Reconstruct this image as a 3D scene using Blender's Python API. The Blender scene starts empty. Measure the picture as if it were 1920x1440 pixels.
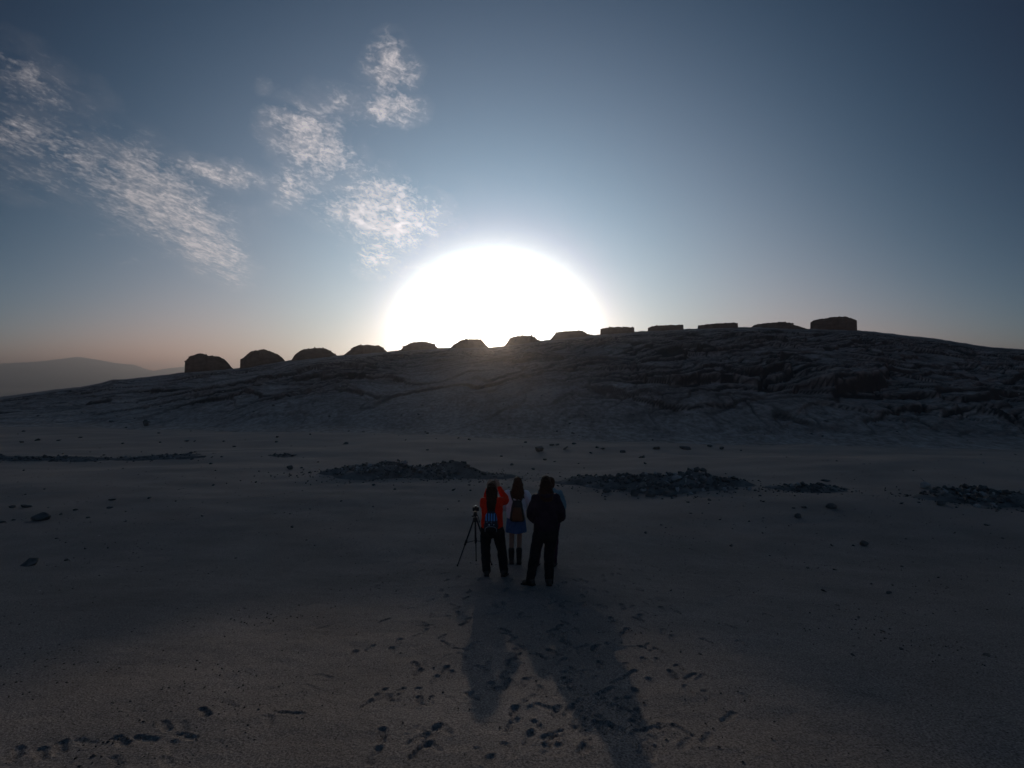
import bpy, bmesh, math, random
import numpy as np
from mathutils import Vector, Matrix

R = math.radians
S = bpy.context.scene
COL = S.collection
random.seed(7)

# ------------------------------------------------------------------ camera, sky, sun, exposure
CAM_Z, F = 1.68, 880.0                       # eye height; focal length in pixels of a 1920 wide frame
cam_d = bpy.data.cameras.new('camera'); cam = bpy.data.objects.new('camera', cam_d); COL.objects.link(cam)
cam_d.sensor_width = 36; cam_d.lens = 36 * F / 1920; cam_d.clip_start = 0.05; cam_d.clip_end = 30000
cam.location = (0, 0, CAM_Z); cam.rotation_euler = (R(90), 0, 0)
S.camera = cam
SUN_PX = (935, 631)
sdir = Vector(((SUN_PX[0]-960)/F, 1, (720-SUN_PX[1])/F)).normalized()
SUN_EL = math.asin(sdir.z); SUN_AZ = math.atan2(sdir.x, sdir.y)
S.view_settings.view_transform = 'Standard'; S.view_settings.look = 'None'
S.view_settings.exposure = -1.0; S.view_settings.gamma = 1.0; S.view_settings.use_curve_mapping = False
S.cycles.use_denoising = True
S.cycles.max_bounces = 6; S.cycles.diffuse_bounces = 3; S.cycles.volume_bounces = 0
S.cycles.sample_clamp_indirect = 6

sun_d = bpy.data.lights.new('sun', 'SUN'); sun = bpy.data.objects.new('sun', sun_d); COL.objects.link(sun)
sun_d.energy = 4.6; sun_d.angle = R(0.53); sun_d.color = (1.0, 0.80, 0.62)
sun.rotation_euler = (-sdir).to_track_quat('-Z', 'Y').to_euler()

W = bpy.data.worlds.new('World'); S.world = W; W.use_nodes = True
nt = W.node_tree; nt.nodes.clear()
def N(t, **k):
    n = nt.nodes.new(t)
    for a, b in k.items(): setattr(n, a, b)
    return n
def put(sock, v):
    if isinstance(v, bpy.types.NodeSocket): nt.links.new(v, sock)
    else: sock.default_value = v
def M(op, a, b=None, c=None, clamp=False):
    n = N('ShaderNodeMath', operation=op, use_clamp=clamp); put(n.inputs[0], a)
    if b is not None: put(n.inputs[1], b)
    if c is not None: put(n.inputs[2], c)
    return n.outputs[0]
def VM(op, a, b=None, c=None):
    n = N('ShaderNodeVectorMath', operation=op); put(n.inputs[0], a)
    if b is not None: put(n.inputs[1], b)
    if c is not None: put(n.inputs[2], c)
    return n.outputs['Value'] if op in ('DOT_PRODUCT', 'LENGTH') else n.outputs[0]
def MIX(f, a, b):
    n = N('ShaderNodeMix', data_type='RGBA'); put(n.inputs[0], f); put(n.inputs[6], a); put(n.inputs[7], b)
    return n.outputs[2]

sky = N('ShaderNodeTexSky', sky_type='NISHITA', sun_disc=False, sun_elevation=SUN_EL, sun_rotation=SUN_AZ,
        air_density=1.0, dust_density=0.6, ozone_density=1.5, altitude=100)
D = N('ShaderNodeTexCoord').outputs['Generated']
Dn = VM('NORMALIZE', D)
cosang = VM('DOT_PRODUCT', Dn, tuple(sdir))
th = M('MULTIPLY', M('ARCCOSINE', M('MINIMUM', cosang, 0.99999)), 57.29578)       # degrees from the sun
sep = N('ShaderNodeSeparateXYZ'); put(sep.inputs[0], Dn)
dx, dy, dz = sep.outputs
el = M('MULTIPLY', M('ARCSINE', M('MAXIMUM', dz, 0.0)), 57.29578)
az = M('MULTIPLY', M('SUBTRACT', M('ARCTAN2', dx, dy), math.atan2((926-960)/F, 1)), 57.29578)
el_s = M('MULTIPLY', M('SUBTRACT', M('MULTIPLY', M('ARCSINE', dz), 57.29578), math.degrees(math.atan((720-652)/F))), 1.13)
th2 = M('SQRT', M('ADD', M('MULTIPLY', az, az), M('MULTIPLY', el_s, el_s)))       # the glow is a little wider than high
mr = N('ShaderNodeMapRange', interpolation_type='SMOOTHSTEP'); put(mr.inputs[0], th)
mr.inputs[1].default_value = 56; mr.inputs[2].default_value = 110; mr.inputs[3].default_value = 0; mr.inputs[4].default_value = 17.0
thc = M('MULTIPLY', M('SUBTRACT', M('MAXIMUM', M('MINIMUM', th, 54.0), 13.5), mr.outputs[0]), 0.1)      # brighter again opposite the sun
low = M('EXPONENT', M('DIVIDE', el, -7.0))
def col3(v):
    n = N('ShaderNodeCombineXYZ'); [put(n.inputs[i], v) for i in range(3)]
    return n.outputs[0]
poly = VM('MULTIPLY_ADD', col3(M('MULTIPLY', thc, thc)), (-0.4752, -0.1732, -0.0942), (-3.0254, 0.1192, 0.9952))
poly = VM('MULTIPLY_ADD', col3(thc), (2.4475, 0.6032, 0.1438), poly)
poly = VM('MULTIPLY_ADD', col3(low), (-3.4508, -3.0445, -2.3855), poly)
halo = M('EXPONENT', M('DIVIDE', M('MAXIMUM', th, 13.5), -6.0))
lowfar = M('MULTIPLY', low, thc)
poly = VM('MULTIPLY_ADD', col3(halo), (-10.0499, -4.6432, -1.7179), poly)
poly = VM('MULTIPLY_ADD', col3(lowfar), (1.6136, 1.1475, 1.0256), poly)
ps = N('ShaderNodeSeparateXYZ'); put(ps.inputs[0], poly)
cb = N('ShaderNodeCombineXYZ')
for i in range(3): put(cb.inputs[i], M('EXPONENT', ps.outputs[i]))
base = VM('MULTIPLY', sky.outputs[0], cb.outputs[0])            # hazy desert sky
# aureole of bright haze round the low sun
glow = M('DIVIDE', 110.0, M('ADD', 1.0, M('EXPONENT', M('DIVIDE', M('SUBTRACT', th2, 10.1), 1.15))))
base = VM('MULTIPLY_ADD', col3(glow), (1.0, 0.985, 0.95), base)

# thin broken altocumulus: clumps of small puffs, placed by direction (u = x/y, v = z/y)
yy = M('MAXIMUM', dy, 0.02)
u = M('DIVIDE', dx, yy); v = M('DIVIDE', dz, yy)
wp = N('ShaderNodeCombineXYZ'); put(wp.inputs[0], u); put(wp.inputs[1], v)
def noise(vec, scale, detail=4, rough=0.55, dist=0.0):
    n = N('ShaderNodeTexNoise'); put(n.inputs['Vector'], vec); n.inputs['Scale'].default_value = scale
    n.inputs['Detail'].default_value = detail; n.inputs['Roughness'].default_value = rough; n.inputs['Distortion'].default_value = dist
    return n
wn = noise(wp.outputs[0], 9.0, 4, 0.6)
wob = VM('MULTIPLY_ADD', VM('SUBTRACT', wn.outputs['Color'], (0.5, 0.5, 0.5)), (0.13, 0.085, 0.0), wp.outputs[0])
# (px, py, rx, ry, rotation clockwise, weight)
CL = [(290,370,120,62,34,1.0),(375,445,80,42,42,1.0),(400,322,95,20,9,.85),(130,285,180,58,14,.72),(90,330,120,40,12,.6),(425,517,40,13,14,.75),
      (60,150,100,46,22,.68),(15,250,85,55,15,.75),(15,120,60,40,10,.6),(585,270,80,46,35,.95),(715,395,92,52,8,1.0),(708,465,36,36,0,.8),
      (655,322,60,13,-8,.75),(555,340,40,38,20,.8),(735,130,36,46,0,.95),(727,207,50,24,-6,.95),(635,200,56,30,15,.68),(690,160,26,24,0,.5),
      (497,158,14,13,0,.42),(480,400,36,34,0,.33),(215,438,36,6,0,.55),(250,489,24,4,0,.5),(775,460,34,6,0,.55),(785,504,44,10,4,.4),(640,300,26,50,0,.6)]
tot = None
for (px, py, rx, ry, ro, wt) in CL:
    c, s = math.cos(R(-ro)), math.sin(R(-ro))
    mp = N('ShaderNodeMapping', vector_type='TEXTURE')
    mp.inputs['Location'].default_value = ((px-960)/F, (720-py)/F, 0); mp.inputs['Rotation'].default_value = (0, 0, R(-ro))
    mp.inputs['Scale'].default_value = (rx/F, ry/F, 1)
    put(mp.inputs[0], wob)
    r = VM('LENGTH', mp.outputs[0])
    bl = M('MULTIPLY', M('MULTIPLY', M('SUBTRACT', 1.75, r), 0.8), wt, clamp=True)
    bl = M('MULTIPLY', bl, wt)
    tot = bl if tot is None else M('MAXIMUM', tot, bl)
pc = N('ShaderNodeCombineXYZ')                                   # a level sheet: puffs shrink toward the horizon
vv = M('MAXIMUM', v, 0.05)
put(pc.inputs[0], M('DIVIDE', u, M('POWER', vv, 0.7))); put(pc.inputs[1], M('MULTIPLY', M('POWER', vv, 0.3), 3.6))
rot = N('ShaderNodeMapping'); rot.inputs['Rotation'].default_value = (0, 0, R(12)); rot.inputs['Scale'].default_value = (1.0, 1.2, 1)
put(rot.inputs[0], pc.outputs[0])
p1 = noise(rot.outputs[0], 15.0, 6, 0.62, 0.9).outputs[0]
p2 = noise(rot.outputs[0], 46.0, 4, 0.6, 0.6).outputs[0]
p0 = noise(rot.outputs[0], 5.0, 5, 0.6, 1.2).outputs[0]
puff = M('ADD', M('MULTIPLY', p1, 0.55), M('MULTIPLY', p2, 0.45))
dens = M('SUBTRACT', M('ADD', M('MULTIPLY', tot, 1.05), M('MULTIPLY', puff, 4.6)), 2.72)
dens = M('MULTIPLY', dens, M('MULTIPLY', tot, 1.5, clamp=True))
veil = M('MULTIPLY', M('MULTIPLY', M('SUBTRACT', p0, 0.36), 1.7, clamp=True), M('POWER', tot, 0.8))
alpha = M('ADD', M('MULTIPLY', dens, 0.8, clamp=True), M('MULTIPLY', veil, 0.75), clamp=True)
alpha = M('MULTIPLY', M('MULTIPLY', alpha, 0.95), M('GREATER_THAN', dy, 0.03))
near = M('EXPONENT', M('DIVIDE', th, -24.0))
lit = M('MULTIPLY_ADD', near, 25.0, 2.0)
shade = M('MULTIPLY_ADD', puff, 2.0, 0.05)
lit = M('MULTIPLY', lit, shade)
cloud = VM('MULTIPLY', col3(lit), (1.04, 0.945, 0.95))
base = MIX(alpha, base, VM('ADD', cloud, VM('MULTIPLY', base, (0.3, 0.3, 0.3))))
bg = N('ShaderNodeBackground'); put(bg.inputs[0], base); bg.inputs[1].default_value = 0.1
out = N('ShaderNodeOutputWorld'); put(out.inputs[0], bg.outputs[0])

# ------------------------------------------------------------------ helpers
rng = np.random.default_rng(11)
def perlin(x, y, seed=0):
    x = np.asarray(x, float); y = np.asarray(y, float)
    xi = np.floor(x).astype(np.int64); yi = np.floor(y).astype(np.int64); xf = x-xi; yf = y-yi
    def g(ix, iy, fx, fy):
        h = (ix*374761393 + iy*668265263 + seed*2147483647) & 0xffffffff
        h = ((h ^ (h >> 13))*1274126177) & 0xffffffff; h = h ^ (h >> 16)
        a = (h & 0xffff)/65536.0*6.2831853
        return np.cos(a)*fx + np.sin(a)*fy
    sx = xf*xf*xf*(xf*(xf*6-15)+10); sy = yf*yf*yf*(yf*(yf*6-15)+10)
    a = g(xi, yi, xf, yf); b = g(xi+1, yi, xf-1, yf); c = g(xi, yi+1, xf, yf-1); d = g(xi+1, yi+1, xf-1, yf-1)
    return ((a+(b-a)*sx) + ((c+(d-c)*sx)-(a+(b-a)*sx))*sy)*1.4
def fbm(x, y, o=4, seed=0, gain=0.5):
    t = 0; a = 1.0
    for i in range(o):
        t = t + a*perlin(x*2**i, y*2**i, seed+i*17); a *= gain
    return t
def sstep(a, b, x):
    t = np.clip((x-a)/(b-a), 0, 1); return t*t*(3-2*t)

def tag(o, label=None, cat=None, group=None, kind=None):
    for k, val in (('label', label), ('category', cat), ('group', group), ('kind', kind)):
        if val: o[k] = val
    return o
def link(name, me, mat=None, parent=None):
    o = bpy.data.objects.new(name, me); COL.objects.link(o)
    if mat is not None and me is not None and not me.materials: me.materials.append(mat)
    if parent is not None: o.parent = parent
    return o
def np_mesh(name, V, Q, smooth=True):
    me = bpy.data.meshes.new(name)
    V = np.asarray(V, np.float32); Q = np.asarray(Q, np.int32)
    me.vertices.add(len(V)); me.vertices.foreach_set('co', V.ravel())
    k = Q.shape[1]
    me.loops.add(Q.size); me.loops.foreach_set('vertex_index', Q.ravel())
    me.polygons.add(len(Q)); me.polygons.foreach_set('loop_start', np.arange(len(Q), dtype=np.int32)*k)
    if smooth: me.polygons.foreach_set('use_smooth', np.ones(len(Q), bool))
    me.update(); me.validate()
    return me
def grid_quads(ny, nx):
    i = np.arange(ny*nx).reshape(ny, nx)
    return np.stack([i[:-1, :-1], i[:-1, 1:], i[1:, 1:], i[1:, :-1]], -1).reshape(-1, 4)

def material(name, c1, c2=None, scale=8.0, rough=0.9, bump=0.0, bscale=40.0, bdist=0.01, spec=0.25, detail=5, stretch=(1, 1, 1), speck=0.0, sscale=120.0):
    m = bpy.data.materials.new(name); m.use_nodes = True
    t = m.node_tree; b = t.nodes['Principled BSDF']
    b.inputs['Roughness'].default_value = rough; b.inputs['Specular IOR Level'].default_value = spec
    tc = t.nodes.new('ShaderNodeTexCoord'); mp = t.nodes.new('ShaderNodeMapping'); mp.inputs['Scale'].default_value = stretch
    t.links.new(tc.outputs['Object'], mp.inputs[0])
    def nz(s, d, r=0.6):
        n = t.nodes.new('ShaderNodeTexNoise'); n.inputs['Scale'].default_value = s; n.inputs['Detail'].default_value = d; n.inputs['Roughness'].default_value = r
        t.links.new(mp.outputs[0], n.inputs['Vector']); return n
    n = nz(scale, detail)
    rp = t.nodes.new('ShaderNodeValToRGB'); rp.color_ramp.elements[0].position = 0.33; rp.color_ramp.elements[1].position = 0.67
    rp.color_ramp.elements[0].color = (*c1, 1); rp.color_ramp.elements[1].color = (*(c2 or [x*1.35 for x in c1]), 1)
    t.links.new(n.outputs[0], rp.inputs[0]); colr = rp.outputs[0]
    if speck:
        sn = nz(sscale, 2, 0.7)
        mx = t.nodes.new('ShaderNodeMix'); mx.data_type = 'RGBA'; mx.blend_type = 'MULTIPLY'; mx.inputs[0].default_value = 1
        r2 = t.nodes.new('ShaderNodeValToRGB'); r2.color_ramp.elements[0].position = 0.34; r2.color_ramp.elements[1].position = 0.66
        lo, hi = 1-speck, 1+speck
        r2.color_ramp.elements[0].color = (lo, lo, lo, 1); r2.color_ramp.elements[1].color = (hi, hi, hi, 1)
        t.links.new(sn.outputs[0], r2.inputs[0]); t.links.new(colr, mx.inputs[6]); t.links.new(r2.outputs[0], mx.inputs[7]); colr = mx.outputs[2]
    t.links.new(colr, b.inputs['Base Color'])
    if bump:
        bn = nz(bscale, 4, 0.65); bp = t.nodes.new('ShaderNodeBump'); bp.inputs['Strength'].default_value = bump; bp.inputs['Distance'].default_value = bdist
        t.links.new(bn.outputs[0], bp.inputs['Height']); t.links.new(bp.outputs[0], b.inputs['Normal'])
    return m

# ------------------------------------------------------------------ terrain
_ky = np.array([-260,-60,-20,-8,-4,0,3,6,8.5,10,13,17,23,30,40,50,400.])
_kz = np.array([1.6,1.4,1.2,1.0,.72,0.05,-.54,-1.215,-1.76,-2.02,-2.28,-2.45,-2.62,-2.86,-3.08,-3.12,-3.2])
_fy = np.arange(-260, 400, 0.1); _fz = np.interp(_fy, _ky, _kz)
_k = np.hanning(31); _k /= _k.sum(); _fz = np.convolve(np.pad(_fz, 15, 'edge'), _k, 'valid')
def X_AT(px, y): return (px-960)/F*y
def Z_AT(py, y): return CAM_Z + (720-py)/F*y
RIDGE_Y = 150.0
_rp = [(-900,800),(-300,775),(0,745),(60,737),(100,731),(150,726),(187,719),(210,712),(235,711),(300,704),(345,698),(440,691),(540,676),(640,666),(740,658),(830,652),(930,650.5),(1020,638),(1115,628),(1200,621),(1300,616),(1395,613),(1500,616),(1607,619),(1650,623),(1700,629),(1750,634),(1800,642),(1850,650),(1920,655),(2100,668),(2500,700),(3200,745)]
_rt = np.array([(p-960)/F for p, q in _rp]); _rz = np.array([Z_AT(q, RIDGE_Y) for p, q in _rp])
def ridge(t): return np.interp(t, _rt, _rz)
def foot(t): return np.interp(t, [-3, -1.1, -.5, 0, .5, 1.1, 3], [58, 54, 47, 41, 36, 33, 30])
# low banks and swells of the plain: x, y, rx, ry, height
BUMPS = [(-6.5, 34, 8, 3.0, .42), (14, 26, 7, 3, .3), (11.5, 15.6, 4.6, 1.6, .22), (-13, 30, 9, 2.5, .3), (-9, 17, 6, 1.5, .12), (5, 33, 6, 2, .25), (22, 24, 8, 3, .4), (-20, 40, 12, 4, .5)]
def valley(x, y):
    z = np.interp(y, _fy, _fz)
    far = sstep(9, 22, y)
    z = z + far*(0.16*fbm(x/9., y/5., 3, 3) + .05*fbm(x/2.5, y/1.2, 3, 5)) + 0.018*fbm(x/1.4, y/1.1, 3, 9)
    for (bx, by, rx, ry, h) in BUMPS:
        z = z + h*np.exp(-((x-bx)/rx)**2 - ((y-by)/ry)**2)
    z = z - 26*sstep(150, 420, np.abs(x)) - 24*sstep(-60, -250, y)*0
    return z
def hill_h(x, y, mask=False):
    x = np.asarray(x, float); y = np.asarray(y, float)
    t = x/np.maximum(y, 20.0); yf = foot(t); Rz = ridge(t)
    s = (y-yf)/(RIDGE_Y-yf); sc = np.clip(s, 0, 1)
    v0 = valley(x*0.999, np.minimum(y, yf+6))
    g = sc*(1.17-.17*sc); g = g*sstep(-.02, .12, sc)
    z = v0 + (Rz-v0)*g
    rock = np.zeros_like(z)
    body = sstep(0, .1, sc)*(1-sstep(.9, .985, sc))
    amt = np.clip(.72+.3*(t+.2)+.55*perlin(x/22., y/30., 40), .15, 1.25)*np.clip(.3+.7*sstep(.05, .3, sc)+.5*sstep(.0, .35, t), 0, 1)
    z = z + body*1.1*fbm(x/30., y/34., 3, 21)
    for (wl, A, lx, seed, tilt) in ((13., 1.5, 24., 51, .05), (5.2, .72, 11., 61, .07), (8.3, .85, 14., 91, .03), (2.3, .34, 3.6, 97, .03)):
        uu = y/wl - tilt*x*13./wl/5 + 1.25*fbm(x/lx, y/(lx*1.7), 3, seed) + .1*perlin(x/4., y/6., seed+5)
        fr = uu-np.floor(uu)
        var = np.clip(.55+.9*perlin(np.floor(uu)*7.3+x/14., np.floor(uu)*3.1, seed+9), 0, 1.4)
        rw = max(.055, .75/wl)                                   # width of the riser, never finer than the sheet
        z = z + body*amt*A*var*(sstep(0, rw, fr)-fr)
        rock = np.maximum(rock, body*np.clip(amt*var*A*1.9, 0, 1)*sstep(-.2*rw, .25*rw, fr)*(1-sstep(.5*rw, 1.15*rw, fr)))  # dark line along each riser: crevice shade painted into the rock tone
    for (lx, ly, wd, dp, seed) in ((11., 15., .04, .5, 111), (4.6, 9., .06, .3, 121)):      # joints between slabs
        c = np.abs(perlin(x/lx + .5*perlin(x/3., y/5., seed+2) - .02*y, y/ly + .6*perlin(x/6., y/9., seed+3) - .045*x, seed))
        k = (1-sstep(wd*.5, wd*1.6, c))*body*np.clip(amt*1.1-.1, 0, 1)*sstep(-.25, .15, perlin(x/8., y/12., seed+4))
        z = z - dp*k; rock = np.maximum(rock, k)  # the joints get the same painted shade
    z = z + (0.25+.75*body)*.09*fbm(x/1.3, y/2.2, 3, 71)*sstep(0, .05, sc)
    lim = -.9+(Rz+.9)*(y-4)/(RIDGE_Y-4)-.12-.35*sstep(.75, .2, sc)
    over = np.maximum(z-lim, 0); z = np.where(s < 1, np.minimum(z, lim)+.06*np.tanh(over), z)
    b = np.maximum(y-RIDGE_Y-5, 0)
    z = z + .12*fbm(x/3., y/3., 2, 77)*sstep(.9, 1, s)
    z = z - np.where(b < 14, .012*b*b, .012*196+.336*(b-14))
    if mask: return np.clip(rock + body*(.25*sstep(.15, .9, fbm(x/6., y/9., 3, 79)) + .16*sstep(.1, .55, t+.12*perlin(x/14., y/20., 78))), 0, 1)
    return np.maximum(z, -27.5)
def H(x, y):
    x = np.asarray(x, float); y = np.asarray(y, float)
    t = x/np.maximum(y, 20.0)
    return np.where(y > foot(t), hill_h(x, y), valley(x, y))
def hit(px, py, ymin=2.0, ymax=149.0):
    """where the line of sight through a photo pixel meets the land"""
    ys = np.exp(np.linspace(math.log(ymin), math.log(ymax), 4000))
    xs = (px-960)/F*ys; zs = CAM_Z+(720-py)/F*ys
    d = zs-H(xs, ys)
    k = np.argmax(d < 0) if (d < 0).any() else len(ys)-1
    return float(xs[k]), float(ys[k]), float(H(xs[k], ys[k]))

def growth(start, step, rate, end):
    o = []; p = start
    while p < end: step *= rate; p += step; o.append(p)
    return np.array(o)
fx = np.arange(-3.9, 3.9001, 0.0135); gx = growth(3.9, .0135, 1.042, 520)
XL = np.concatenate([-gx[::-1], fx, gx])
fyl = np.arange(2.2, 7.6, 0.0145); gy = growth(fyl[-1], .0145, 1.022, 66)
gb = -growth(-2.2, .02, 1.16, 255)
YL = np.concatenate([gb[::-1], fyl, gy])
GX, GY = np.meshgrid(XL, YL)
GZ = valley(GX, GY)
tt = GX/np.maximum(GY, 20); GZ -= 1.4*sstep(-.5, 5.0, GY-foot(tt)-.8)*(GY > 20)       # dips under the hill beyond its foot
GZ += (.005*fbm(GX/.22, GY/.18, 4, 13)+.010*fbm(GX/1.1, GY/.9, 3, 19))*(1-sstep(10, 14, GY))

# footprints pressed into the gravel: (zoom x, zoom y) in two crops of the photograph
FP = [(170,437),(250,415),(360,425),(395,383),(480,355),(525,330),(525,295),(610,360),(625,390),(480,500),(490,535),(655,545),(575,570),(625,525),(305,640),(250,690),(335,675),(385,665),(490,635),(495,680),(310,850),(575,830),(275,950),(500,920),(630,155),(640,255),(665,200),(685,217),(720,290),(740,270),(730,165),(690,240),(880,205),(920,190),(965,180),(1005,245),(925,325),(935,345),(985,430),(985,455),(840,500),(940,485),(925,555),(930,595),(960,800),(970,735),(840,990),(1100,455),(1165,435),(1210,480),(1300,430),(1370,415),(1375,435),(1445,400),(1230,385),(1215,370),(1225,290),(1285,330),(1195,310),(1210,205),(1240,225),(1280,250),(1250,600),(1225,580),(1265,640),(1390,675),(1320,545),(1400,500),(1410,785),(1470,825),(1400,810),(1590,740),(1590,800),(1550,685),(1590,640),(1530,510),(1555,545),(1690,480),(1800,515),(1765,550),(1640,400),(1625,415),(1510,345),(1530,325),(1470,285),(1455,270),(1600,255),(1590,270),(1710,215),(1715,330),(1760,360),(1510,200),(1520,220),(1310,150),(1330,135),(1430,130),(1560,25),(1460,45),(1420,75),(1600,125)]
prints = [(600+a*.375, 1060+b*.375, random.gauss(0, .3), random.uniform(.008, .014)) for a, b in FP]
FL = [(90,1000,1),(230,1005,1),(340,970,1),(490,940,0),(680,930,1),(820,915,1),(930,845,1),(1030,850,0),(1040,900,1),(970,965,0),(1150,770,2),(1290,725,0),(1640,775,1),(1510,815,0),(1750,625,0),(1820,560,0),(650,1050,0),(940,1050,0)]
prints += [(a/3, 1080+b/3, -1.0+random.gauss(0, .25), (.005, .009, .015)[k]) for a, b, k in FL]
prints += [(645,1013,.9,.02),(670,1018,.8,.02),(700,1028,.9,.02),(722,1030,.7,.02),(770,1055,.8,.016),(790,1070,.5,.014),(748,1045,.6,.014),(838,1088,.3,.015),(860,1082,.1,.014),(900,1088,.2,.014),(960,1088,.1,.015),(1060,1092,.2,.016),(1090,1088,0,.014),(1130,1080,.2,.015),(1160,1076,-.3,.015),(1200,1070,-.4,.015),(1225,1062,-.6,.014),(950,1105,.1,.014),(880,1110,.2,.014)]
for _ in range(190):
    q = random.random()
    prints.append((random.gauss(1050, 190), 1085+330*q**1.4, random.gauss(0, .5), random.uniform(.004, .010)))
for k in range(26): prints.append((610+9*k+random.gauss(0, 8), 1012+2.6*k+random.gauss(0, 6), .9+random.gauss(0, .3), random.uniform(.006, .014)))
for (px, py, ang, dep) in prints:
    x0, y0, _ = hit(px, py)
    i0, i1 = np.searchsorted(XL, [x0-.3, x0+.3]); j0, j1 = np.searchsorted(YL, [y0-.3, y0+.3])
    px_, py_ = GX[j0:j1, i0:i1]-x0, GY[j0:j1, i0:i1]-y0
    if random.random() < .4: ang += math.pi
    ca, sa = math.cos(ang), math.sin(ang)
    a = px_*sa+py_*ca; b = px_*ca-py_*sa
    wob = .2*perlin(px_*22+x0*9, py_*22+y0*7, 5)
    a = a/.74; b = b/.74
    d = np.minimum(np.minimum(np.hypot((a+.085)/.055, b/.038), np.hypot((a-.055)/.085, b/.047)), np.hypot((a+.02)/.07, b/.037))+wob
    tread = .75+.25*np.sin(a*2*math.pi/.034)
    GZ[j0:j1, i0:i1] += -dep*1.25*tread*(1-sstep(.72, 1.05, d)) + .38*dep*sstep(.8, 1.1, d)*(1-sstep(1.1, 1.75, d))

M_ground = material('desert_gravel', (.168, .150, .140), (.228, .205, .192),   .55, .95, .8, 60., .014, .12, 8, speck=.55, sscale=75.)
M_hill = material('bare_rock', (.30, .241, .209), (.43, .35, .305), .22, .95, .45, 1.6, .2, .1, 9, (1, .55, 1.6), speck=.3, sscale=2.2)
M_mount = material('far_rock', (.28, .24, .21), (.36, .31, .28), .004, .95)
M_stone = material('dark_stone', (.068, .062, .059), (.155, .145, .139), 3.0, .9, .4, 14., .02, .2)
M_pale = material('pale_stone', (.26, .24, .23), (.40, .37, .35), 3.0, .9, .4, 14., .02, .2)
M_earth = material('mound_earth', (.11, .10, .094), (.24, .215, .20), 1.6, .95, .8, 9., .05, .1, 8)
M_tower = material('tower_masonry', (.12, .085, .062), (.21, .15, .108), .5, .95, .9, 2.6, .2, .1, 7, (1, 1, 2.2))

ny, nx = GX.shape
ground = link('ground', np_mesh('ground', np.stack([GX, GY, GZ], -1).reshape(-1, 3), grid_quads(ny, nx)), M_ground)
tag(ground, kind='structure')
def mask_colour(m, me, name, vals, col, speckle=True):
    at = me.attributes.new(name, 'FLOAT', 'POINT'); at.data.foreach_set('value', vals.ravel().astype(np.float32))
    t = m.node_tree; b = t.nodes['Principled BSDF']; src = b.inputs['Base Color'].links[0].from_socket
    an = t.nodes.new('ShaderNodeAttribute'); an.attribute_name = name
    mx = t.nodes.new('ShaderNodeMix'); mx.data_type = 'RGBA'; t.links.new(an.outputs['Fac'], mx.inputs[0]); t.links.new(src, mx.inputs[6])
    mx.inputs[7].default_value = (*col, 1); t.links.new(mx.outputs[2], b.inputs['Base Color'])
far_pale = sstep(9, 24, GY+3*fbm(GX/7., GY/4., 3, 101))*(.75+.35*fbm(GX/5., GY/1.6, 3, 103))  # ground turns paler with distance, broken up by noise
mask_colour(M_ground, ground.data, 'pale_far_ground', np.clip(far_pale, 0, 1), (.48, .355, .285))

# hill: fan shaped grid out to the ridge and down its far side
tl = np.concatenate([np.linspace(-3.2, -1.26, 60)[:-1], np.linspace(-1.25, 1.25, 880), np.linspace(1.26, 3.2, 60)[1:]])
vfr = np.concatenate([np.linspace(-.03, 0, 6)[:-1], np.linspace(0, 1, 400)**1.12])
T2, V2 = np.meshgrid(tl, vfr); yf = foot(T2); HY = yf+(RIDGE_Y-yf)*V2
back = np.concatenate([np.arange(150.6, 166, .7), growth(166, .7, 1.12, 290)])
HY = np.vstack([HY, np.repeat(back[:, None], len(tl), 1)]); T3 = np.vstack([T2, np.repeat(tl[None], len(back), 0)])
HX = T3*HY
HZ = hill_h(HX, HY); HZ[:5] -= np.linspace(.5, .04, 5)[:, None]
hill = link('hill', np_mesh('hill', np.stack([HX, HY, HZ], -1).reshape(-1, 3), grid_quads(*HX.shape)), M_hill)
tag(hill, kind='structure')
mask_colour(M_hill, hill.data, 'dark_rock_and_shade', hill_h(HX, HY, True), (.055, .046, .042))  # dark rock tone, with shade of risers and joints painted in

# the flat desert far below and beyond, and the hazy range on the left
pl = np.linspace(-7600, 7600, 77); py_ = np.linspace(-1600, 8200, 60)
PX, PY = np.meshgrid(pl, py_); PZ = -27.2+.6*fbm(PX/400., PY/400., 2, 31)
plain = link('desert_plain', np_mesh('desert_plain', np.stack([PX, PY, PZ-.8], -1).reshape(-1, 3), grid_quads(*PX.shape)), M_mount)
tag(plain, kind='structure')
mp_ = [(-900,712),(-500,700),(-300,692),(-120,696),(0,681),(40,679),(75,677),(110,673),(145,668),(185,674),(215,680),(250,683),(270,690),(290,695),(315,690),(345,687),(380,690),(430,697),(520,704),(700,712),(1000,718),(1300,722)]
mt = np.array([(a-960)/F for a, b in mp_]); mz = np.array([(720-b)/F for a, b in mp_])
MY0 = 5000.
mtl = np.linspace(mt[0], mt[-1], 330); mv = np.linspace(-1, 1, 41)
T4, V4 = np.meshgrid(mtl, mv); MY = MY0+V4*1300; MX = T4*MY0*(1+V4*.12)
crest = np.interp(T4, mt, mz)*MY0
prof = np.clip(1-np.abs(V4)**1.15, 0, 1)
MZ = CAM_Z-26+(crest+26)*prof + (70*fbm(MX/420., MY/420., 4, 81))*prof*(1-sstep(.55, 1, prof)) + 2.5*fbm(MX/70., MY/70., 3, 83)
mount = link('mountain', np_mesh('mountain', np.stack([MX, MY, MZ-3], -1).reshape(-1, 3), grid_quads(*MX.shape)), M_mount)
tag(mount, kind='structure')

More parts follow.
